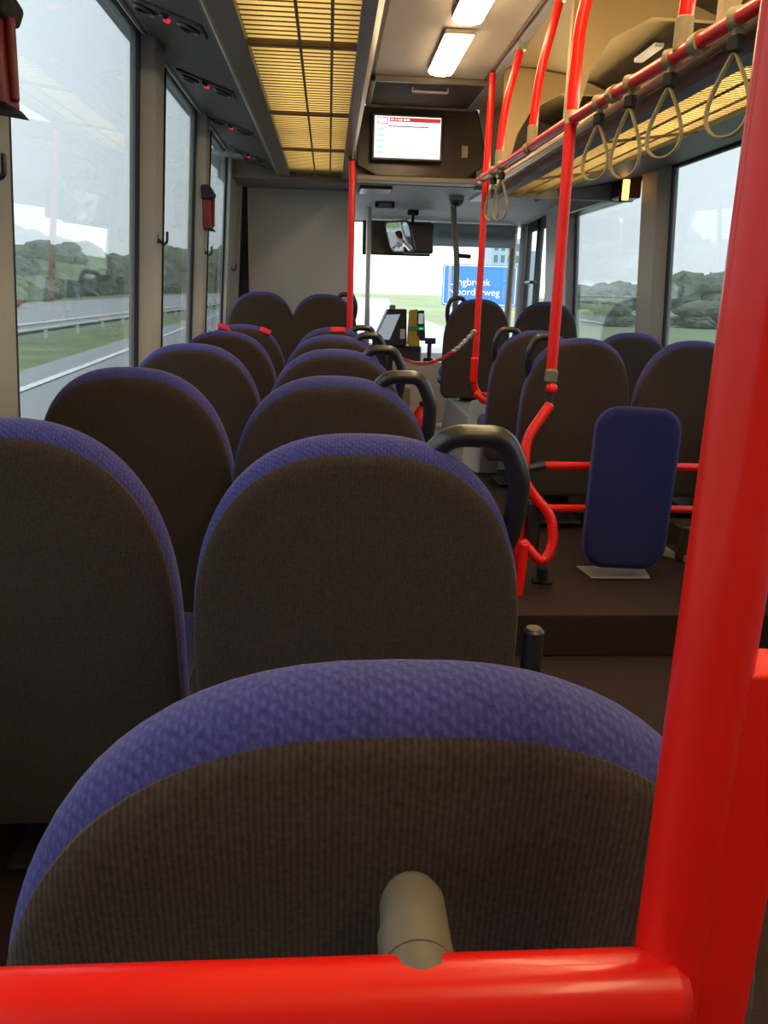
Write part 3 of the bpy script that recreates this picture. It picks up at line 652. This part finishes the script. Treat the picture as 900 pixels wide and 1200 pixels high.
hook(5.98, 1.33, 'black coat hook on the grey panel beside the partition', -.685)
bm = NB(); box(bm, -.69, -.66, 4.52, 4.58, .86, .93); tag(link('pillar_button', bm, 'dark', None, True, .006), 'small dark box low on the far left pillar', 'button')

# ================================================================== FRONT OF BUS
tag(tbo('silver_pole', 'alu', [(.325,6.9,.06),(.325,6.9,1.84)], .021, seg=14), 'silver pole left of windscreen next to the red pole', 'pole')
t = thing('grey_pole', 'grey entrance pole with small black peg, rising to the dome camera', 'pole', (0,0,0))
tbo('pole_tube', 'rackm', [(.905,6.2,1.86),(.925,6.2,1.62),(.955,6.2,1.45),(.970,6.2,.06)], .022, t, fr=.1, seg=14)
tbo('peg', 'dark', [(.965,6.19,1.46),(1.05,6.19,1.455)], .016, t)
tag(tbo('cross_rail', 'rackm', [(.95,7.66,1.705),(1.70,7.66,1.705)], .026, seg=12), 'dark horizontal rail across the upper right windscreen', 'rail')
bm = NB(); box(bm, .30, .915, 7.55, 7.575, 1.505, 1.80); o = link('sun_blind', bm, 'brown', None, True, .006); tag(o, 'dark brown pulled-down sun blind at the upper left windscreen', 'blind')
bm = NB(); box(bm, .93, 1.69, 7.60, 7.605, 1.60, 1.80); tag(link('sun_blind', bm, 'blind'), 'pale grey translucent sun blind at upper right windscreen', 'blind')
# interior mirror
t = thing('interior_mirror', 'black framed mirror on a ceiling stalk reflecting the driver', 'mirror', (.60, 6.98, 1.63))
bm = NB(); box(bm, .02, .27, -.02, .03, -.13, .115); link('mirror_housing', bm, 'black', t, True, .02)
mc = Vector((.575, 6.97, 1.625)); dv = (Vector((-.12,7.05,1.25))-mc).normalized(); cv = (Vector((0,0,1.18))-mc).normalized(); nn = (dv+cv).normalized()
bm = NB(); q = nn.to_track_quat('Z', 'Y').to_matrix().to_4x4()
poly(bm, [(x, z, -.013) for x, z in rrect(.25, .235, .04)], .004, (0,0,-1))
cc = bm.verts.new((0,0,0)); prv = None
for f in (.33, .66, 1.0):
    rg = [bm.verts.new((x*f, z*f, -(x*x+z*z)*f*f/(2*.95))) for x, z in rrect(.25, .235, .04)]; kk = len(rg)
    for i in range(kk):
        j = (i+1) % kk
        if prv: bm.faces.new((prv[i], prv[j], rg[j], rg[i]))
        else: bm.faces.new((cc, rg[i], rg[j]))
    prv = rg
bm.transform(Matrix.Translation(mc-Vector(t.location)) @ q); link('mirror_glass', bm, 'mirror', t)
bm = NB(); poly(bm, [(x, z, -.013) for x, z in rrect(.275, .26, .045)], .02, (0,0,-1)); bm.transform(Matrix.Translation(mc-Vector(t.location)) @ q); link('mirror_back', bm, 'black', t, True, .004)
tbo('stalk', 'dark', [(.09,.0,.10),(.09,-.02,.21)], .012, t)
bm = NB(); box(bm, .045, .135, -.05, .03, .17, .235); link('stalk_mount', bm, 'dark', t, True, .01)
# dash, console, ticket machine
bm = NB(); poly(bm, [(XL,7.30,.0),(XL,7.30,.60),(XL,7.36,.66),(XL,7.70,.70),(XL,7.72,.0)], 1.70-XL, (1,0,0)); tag(link('dashboard', bm, 'lgrey', None, True, .015), 'pale grey dashboard ledge below the windscreen', 'dashboard')
bm = NB(); box(bm, .55, 1.35, 6.86, 6.92, .10, .62); tag(link('cream_cabinet', bm, 'cream', None, True, .01), 'pinkish cream low panel behind the red chain', 'panel')
bm = NB(); box(bm, .26, .80, 6.95, 7.28, .06, .745); tag(link('driver_console', bm, 'shell', None, True, .02), 'dark driver console carrying the ticket machine', 'console')
t = thing('ticket_monitor', 'grey wedge-shaped driver monitor beside the yellow card reader', 'monitor', (.52, 7.02, .745))
bm = NB(); poly(bm, [(-.14,-.10,.03),(-.02,-.10,.30),(.14,-.10,.305),(.15,-.10,.0),(-.13,-.10,.0)], .2, (0,1,0)); link('monitor_body', bm, 'shell', t, True, .01)
bm = NB(); poly(bm, [(-.125,-.104,.05),(-.03,-.104,.255),(.085,-.104,.262),(.0,-.104,.05)], .003, (0,1,0)); link('monitor_screen', bm, 'scr_grey', t)
bm = NB(); box(bm, .0, .05, -.03, .03, .30, .335); link('antenna', bm, 'grey', t, True, .006)
bm = NB(); box(bm, .09, .13, -.112, -.10, .06, .14); link('paper_slip', bm, 'white', t)
t = thing('card_reader', 'yellow card reader with green light and grey screen near windscreen', 'card reader', (.745, 6.90, .745))
bm = NB(); poly(bm, [(-.075,-.05,.02),(-.065,-.05,.30),(.0,-.05,.31),(.03,-.05,.0),(-.05,-.05,.0)], .10, (0,1,0)); link('reader_body', bm, 'yellow', t, True, .01)
bm = NB(); poly(bm, [(.0,-.056,.10),(-.005,-.056,.295),(.055,-.056,.30),(.075,-.056,.05),(.03,-.056,.05)], .10, (0,1,0)); link('reader_face', bm, 'shell', t, True, .008)
bm = NB(); box(bm, .008, .05, -.062, -.057, .19, .275); link('reader_screen', bm, 'scr_grey', t)
bm = NB(); box(bm, -.075, .065, -.062, -.05, .135, .17); link('green_band', bm, 'green', t, True, .003)
bm = NB(); box(bm, .015, .05, -.066, -.061, .145, .158); link('green_light', bm, emit('green_led', (.05,.7,.2), 1), t)
t = thing('phone_holder', 'small black holder on a stalk right of the yellow card reader', 'holder', (.86, 6.88, .62))
tbo('stalk', 'black', [(0,0,0),(0,0,.17)], .018, t); bm = NB(); box(bm, -.04, .05, -.02, .02, .15, .20); link('cradle', bm, 'black', t, True, .008)
tbo('base', 'black', [(0,0,0),(0,0,.02)], .05, t, seg=16)
# fire extinguisher
t = thing('fire_extinguisher', 'red fire extinguisher low behind the second seat handle', 'extinguisher', (.715, 6.05, .06)); t.scale = (.85,.85,.85)
tbo('cylinder', 'red', [(0,0,.02),(0,0,.28),(0,0,.33)], [.075,.075,.045], t, seg=20)
tbo('valve', 'dark', [(0,0,.34),(0,0,.38)], .02, t); tbo('hose', 'dark', [(0,-.01,.37),(.08,-.03,.35),(.085,-.03,.15)], .010, t, fr=.04)
tbo('holder_band', 'dark', [(0,0,.15),(0,0,.17)], .078, t, seg=20, domed=False)
bm = NB(); box(bm, .54, .62, 5.98, 6.12, .06, .50); tag(link('extinguisher_bracket', bm, 'rackm', None, True, .01), 'dark bracket box beside the red fire extinguisher', 'bracket')
# red-white plastic chain
t = thing('barrier_chain', 'red and white plastic chain hung from the slim red pole to driver area', 'chain', (0,0,0))
A = Vector((.825,4.58,.985)); B = Vector((.60,6.85,.66)); NLK = 54
def cp(u): p = A.lerp(B, u); p.z -= .55*u*(1-u)*(1-.3*u); return p
lw = {}
for k in range(NLK):
    u = (k+.5)/NLK; p = cp(u); d = (cp(u+.01)-cp(u-.01)).normalized(); ln = .030; m = 'white' if k < 11 else 'redl'
    if m not in lw:
        bm = NB(); pts = [(math.cos(2*PI*i/16)*(.010)+0, 0, math.sin(2*PI*i/16)*.010+math.copysign(.016, math.sin(2*PI*i/16+.001))) for i in range(16)]
        tube(bm, pts, .0050, seg=7, closed=True); o = link('chain_link', bm, 'white' if m == 'white' else 'red', t); lw[m] = o
    else:
        o = lw[m].copy(); COL.objects.link(o); o.parent = t
    q = d.to_track_quat('Z', 'Y').to_matrix().to_4x4() @ Matrix.Rotation(PI/2*(k % 2)+.4, 4, 'Z')
    o.matrix_local = Matrix.Translation(p) @ q
# driver with seat and wheel
dr = thing('person', 'driver in a white shirt with dark hair, seen in the interior mirror', 'person', (-.12, 7.02, 0))
def skin_mesh(name, verts, edges, radii, m, parent):
    me = bpy.data.meshes.new(name); me.from_pydata(verts, edges, []); o = bpy.data.objects.new(name, me); COL.objects.link(o); o.parent = parent
    sk = o.modifiers.new('skin', 'SKIN'); sk.use_smooth_shade = True
    for i, r in enumerate(radii): me.skin_vertices[0].data[i].radius = (r, r*.85)
    me.skin_vertices[0].data[0].use_root = True
    ss = o.modifiers.new('sub', 'SUBSURF'); ss.levels = 2; ss.render_levels = 2; me.materials.append(M[m]); return o
V = [(0,0,.52),(0,.0,.72),(0,-.02,.92),(0,-.02,1.04),(0,.0,1.12),(.17,-.02,.99),(.25,.10,.80),(.17,.30,.84),(-.17,-.02,.99),(-.25,.10,.80),(-.17,.30,.84),(.10,.10,.50),(.12,.42,.48),(.12,.46,.12),(-.10,.10,.50),(-.12,.42,.48),(-.12,.46,.12),(.12,.56,.08),(-.12,.56,.08),(.13,.38,.86),(-.13,.38,.86)]
Ed = [(0,1),(1,2),(2,3),(3,4),(3,5),(5,6),(6,7),(3,8),(8,9),(9,10),(0,11),(11,12),(12,13),(0,14),(14,15),(15,16),(13,17),(16,18),(7,19),(10,20)]
Rd = [.15,.14,.15,.08,.055,.065,.048,.034,.065,.048,.034,.095,.075,.045,.095,.075,.045,.045,.045,.03,.03]
skin_mesh('body', V, Ed, Rd, 'shirt', dr)
bm = NB(); sph(bm, (0,.01,1.25), .098, 3, (.80,.98,1.22)); sph(bm, (0,.105,1.235), .018, 2, (.7,1,1.4)); sph(bm, (.08,.0,1.24), .022, 2, (.4,1,1.4)); sph(bm, (-.08,.0,1.24), .022, 2, (.4,1,1.4)); tube(bm, [(0,0,1.08),(0,.0,1.18)], .05)
link('head', bm, 'skin', dr)
bm = NB()
for sx_ in (-.03, .03): sph(bm, (sx_,.092,1.262), .010, 2)
tube(bm, [(-.025,.098,1.195),(.025,.098,1.195)], .004); link('eyes', bm, 'hair', dr)
bm = NB(); sph(bm, (0,-.018,1.285), .105, 3, (.86,.98,1.0)); link('hair', bm, 'hair', dr)
t = thing('driver_chair', 'dark driver seat behind the grey partition', 'seat', (-.12, 7.02, 0))
bm = NB(); box(bm, -.24, .24, -.14, .34, .30, .42); link('seat_cushion', bm, 'shell', t, True, .04); bm = NB(); box(bm, -.23, .23, -.27, -.165, .36, 1.05); link('backrest', bm, 'shell', t, True, .04)
bm = NB(); tube(bm, [(0,.1,.0),(0,.1,.30)], .08); link('pedestal', bm, 'shell', t)
t = thing('steering_wheel', 'black steering wheel held by the driver behind the grey partition', 'steering wheel', (-.12, 7.46, .86)); t.rotation_euler = (math.radians(35), 0, 0)
bm = NB(); tube(bm, [(.20*math.cos(a*PI/16), .20*math.sin(a*PI/16), 0) for a in range(32)], .014, closed=True); link('rim', bm, 'black', t)
bm = NB(); tube(bm, [(-.19,0,0),(.19,0,0)], .012); tube(bm, [(0,0,0),(0,0,-.28)], .03); link('hub', bm, 'black', t)

# ================================================================== OUTSIDE
ZG = -.70
def quad_strip(bm, L, Rr, z):
    v = [(bm.verts.new((a[0], a[1], z)), bm.verts.new((b[0], b[1], z))) for a, b in zip(L, Rr)]
    for p, q in zip(v, v[1:]): bm.faces.new((p[0], p[1], q[1], q[0]))
bm = NB(); v = [bm.verts.new(p) for p in ((-900,-200,ZG-.14),(900,-200,ZG-.14),(900,1600,ZG-.14),(-900,1600,ZG-.14))]; bm.faces.new(v)
tag(link('meadow', bm, 'grass2'), 'flat green grassland outside the bus on both sides', 'grass', kind='stuff')
def lx(y): return -5.35-.045*y-.00015*y*y
ys = [-80,-20,0,10,20,35,50,70,90,120,160,210,270]
rx = {-80:5.2,-20:5.2,0:5.4,10:5.5,20:5.7,35:6.0,50:6.9,70:7.4,90:7.7,120:9.3,160:12.0,210:15.4,270:19.5}
lxx = lambda y: lx(y) if y < 120 else lx(120)+(y-120)*.11
bm = NB(); quad_strip(bm, [(lxx(y)-.55, y) for y in ys], [(rx[y], y) for y in ys], ZG-.01); struct('trim_40', bm, 'road')
bm = NB(); quad_strip(bm, [(lxx(y)+.42, y) for y in ys[:9]], [(lxx(y)+.62, y) for y in ys[:9]], ZG+.015); o = link('lane_line', bm, 'paint'); tag(o, 'solid white edge line on the near road, left of bus', 'road marking')
bm = NB(); ys2 = list(range(-40, 300, 20)); f2 = lambda y: -11.2-.010*y
quad_strip(bm, [(f2(y)-12.5-.05*y, y) for y in ys2], [(f2(y)-.6, y) for y in ys2], ZG-.01); struct('trim_41', bm, 'road')
bm = NB(); quad_strip(bm, [(f2(y)-12.2-.05*y, y) for y in ys2], [(f2(y)-11.9-.05*y, y) for y in ys2], ZG+.015); tag(link('lane_line', bm, 'paint'), 'white edge line on the far carriageway beyond the guard rail', 'road marking')
bm = NB(); quad_strip(bm, [(-10.2, y) for y in ys2], [(lxx(min(y,119))-.6, y) for y in ys2], ZG-.06); tag(link('verge', bm, 'grass'), 'bright green grass verge between near road and guard rail', 'grass', kind='stuff')
# guard rail
t = thing('crash_barrier', 'long galvanised crash barrier on the verge seen through left windows', 'crash barrier', (0,0,0))
gx = lambda y: -9.5-.017*y
bm = NB(); prof = [(0,-.15),(.05,-.10),(0,-.04),(0,.04),(.05,.10),(0,.15)]
vs = [[bm.verts.new((gx(y)+px, y, -.26+pz)) for px, pz in prof]+[bm.verts.new((gx(y)-.02+px, y, -.26+pz)) for px, pz in prof[::-1]] for y in (-20, 160)]
for k in range(12): bm.faces.new((vs[0][k], vs[0][(k+1) % 12], vs[1][(k+1) % 12], vs[1][k]))
link('rail_beam', bm, 'galv', t)
pm = None
for k in range(24):
    y = 6+4*k
    if pm is None: bm = NB(); box(bm, -.14, -.03, 0, .10, ZG-.02, -.08); pm = link('post', bm, 'galv', t); pm.location = (gx(y), y, 0)
    else: c = pm.copy(); COL.objects.link(c); c.parent = t; c.location = (gx(y), y, 0)
# trees
def crown(seed, m, sub=4, amp=.33):
    random.seed(seed); bm = NB()
    for k in range(7):
        a = random.random()*6.28; r = .45*random.random()**.5
        sph(bm, (r*math.cos(a), r*math.sin(a), .45+.28*random.random()), .34+.16*random.random(), 3, (1,1,.85))
    for k in range(6):
        a = k*1.05+random.random(); sph(bm, (.5*math.cos(a), .5*math.sin(a), .14+.1*random.random()), .26+.1*random.random(), 3)
    for v in bm.verts:
        v.co += noise.noise_vector(v.co*4+Vector((seed,0,0)))*.10+noise.noise_vector(v.co*11)*.08+noise.noise_vector(v.co*27)*.045
        v.co.z = max(v.co.z, .0)
    me = bpy.data.meshes.new('foliage'); bm.to_mesh(me); bm.free(); me.materials.append(M[m]); return me
CR = [crown(s, 'leaf') for s in (1,2,3)] + [crown(s, 'leaf2') for s in (4,5)]
bm = NB(); tube(bm, [(0,0,0),(0,0,.5)], [.05,.03], seg=8); TRK = bpy.data.meshes.new('trunk'); bm.to_mesh(TRK); bm.free(); TRK.materials.append(M['bark'])
def tree(x, y, h, wd, kind, label, group):
    t = thing('tree', label, 'tree', (x, y, ZG-.05), random.random()*6, group)
    for nme, me in (('foliage', CR[kind]), ('trunk', TRK)):
        o = bpy.data.objects.new(nme, me); COL.objects.link(o); o.parent = t; o.scale = (wd, wd, h)
random.seed(11)
labL = 'grey-green tree in the hazy tree line beyond the left carriageway'
k = 0
for px in range(-14, 300, 17):      # a belt of trees receding ahead on the left
    y = 62+px*.95+(0 if px < 180 else (px-180)*1.4)
    sl_ = (px-384)/F*1.0
    x = sl_*y*1.02
    h = 6.2+random.random()*1.4
    if 30 < px < 110: h += 2.3
    if 195 < px < 220: h += 1.5
    if px > 130: h *= .9+(px-130)*.0016
    h *= y/78*.46
    tree(x, y, h, h*.95+1.2, random.choice((0,1,2,3,4)), labL, 'tree line beyond the left carriageway')
labR = 'hazy grey-green tree on the far side of the right field'
for px in range(655, 905, 20):
    y = 150+random.random()*14; x = (px-384)/F*y*1.04
    h = 3.9+random.random()*1.4+(2.2 if px > 780 else 0)
    tree(x, y, h, h*.95+1.5, random.choice((1,3,4)), labR, 'tree line beyond the right field')
for px, ww, lab in ((700, 2.6, 'low dark bush in the right field, seen through the far right window'), (822, 4.0, 'broad low dark bush in the right field beside the big red upright')):
    y = 62; tree((px-384)/F*y*1.03, y, 1.9, ww, 0, lab, None)
# car
t = thing('car', 'distant car with bright headlights on the far carriageway', 'car', (-19.6, 128, ZG), 0)
bm = NB(); poly(bm, [(-.9,-2.1,.25),(-.9,-2.1,.75),(-.9,-1.2,.9),(-.9,-.7,1.4),(-.9,1.0,1.4),(-.9,1.7,.9),(-.9,2.1,.8),(-.9,2.1,.25)], 1.8, (1,0,0)); link('body', bm, 'car', t, True, .08)
for x in (-.92, .74):
    for y in (-1.35, 1.35): tbo('wheel', 'dark', [(x,y,.32),(x+.18,y,.32)], .32, t, seg=16, domed=False)
for x in (-.65, .65): bm = NB(); sph(bm, (x,-2.12,.62), .17, 2, (1.3,.4,1)); link('headlight', bm, emit('headlight_glow', (1,1,.95), 8), t)
# marker post and road sign
tag(tbo('marker_post', 'grey', [(5.85,40,ZG-.02),(5.85,40,2.5)], .06, seg=8), 'thin dark post on the grass verge ahead', 'post')
t = thing('road_sign', 'large blue road sign with white lettering beside the road ahead', 'road sign', (11.0, 60, 0))
bm = NB(); poly(bm, [(x, -.0, z+1.85) for x, z in rrect(5.5, 2.9, .2)], .08, (0,1,0)); link('sign_panel', bm, 'signb', t)
bm = NB(); pts = [(x, -.02, z+1.85) for x, z in rrect(5.3, 2.7, .15)]; tube(bm, pts, .03, seg=6, closed=True); link('border', bm, 'white', t)
for x in (-2.0, 0, 2.0): tbo('sign_leg', 'galv', [(x,.15,ZG-.03),(x,.15,3.0)], .07, t, seg=8)
for k, (s, z) in enumerate((('Langbroek', 1.95), ('Noorderweg', 1.25), ('A 9', .62))):
    cu = bpy.data.curves.new('txt', 'FONT'); cu.body = s; cu.size = .72; cu.extrude = .01; cu.align_x = 'LEFT'
    ob = bpy.data.objects.new('tmp', cu); COL.objects.link(ob); bpy.context.view_layer.update()
    me = bpy.data.meshes.new_from_object(ob.evaluated_get(bpy.context.evaluated_depsgraph_get())); bpy.data.objects.remove(ob)
    o = bpy.data.objects.new('lettering', me); COL.objects.link(o); o.parent = t; o.location = (-2.3, -.03, z-.1); o.rotation_euler = (PI/2, 0, 0)
    me.materials.clear(); me.materials.append(M['white'])
t = thing('building', 'pale blue-grey block standing behind the blue road sign', 'building', (36.5, 170, ZG))
bm = NB(); box(bm, -3.2, 3.2, 0, 8, 0, 13.2); box(bm, 3.2, 7, 1, 8, 0, 11); link('wall', bm, mat('pale_blue_cladding', (.25,.36,.45), .6), t)
bm = NB()
for k in range(5):
    for j in range(4): box(bm, -2.7+1.45*j, -1.9+1.45*j, -.06, 0, 1.6+2.3*k, 3.0+2.3*k)
link('window_panes', bm, mat('dark_blue_pane', (.06,.10,.14), .2), t)
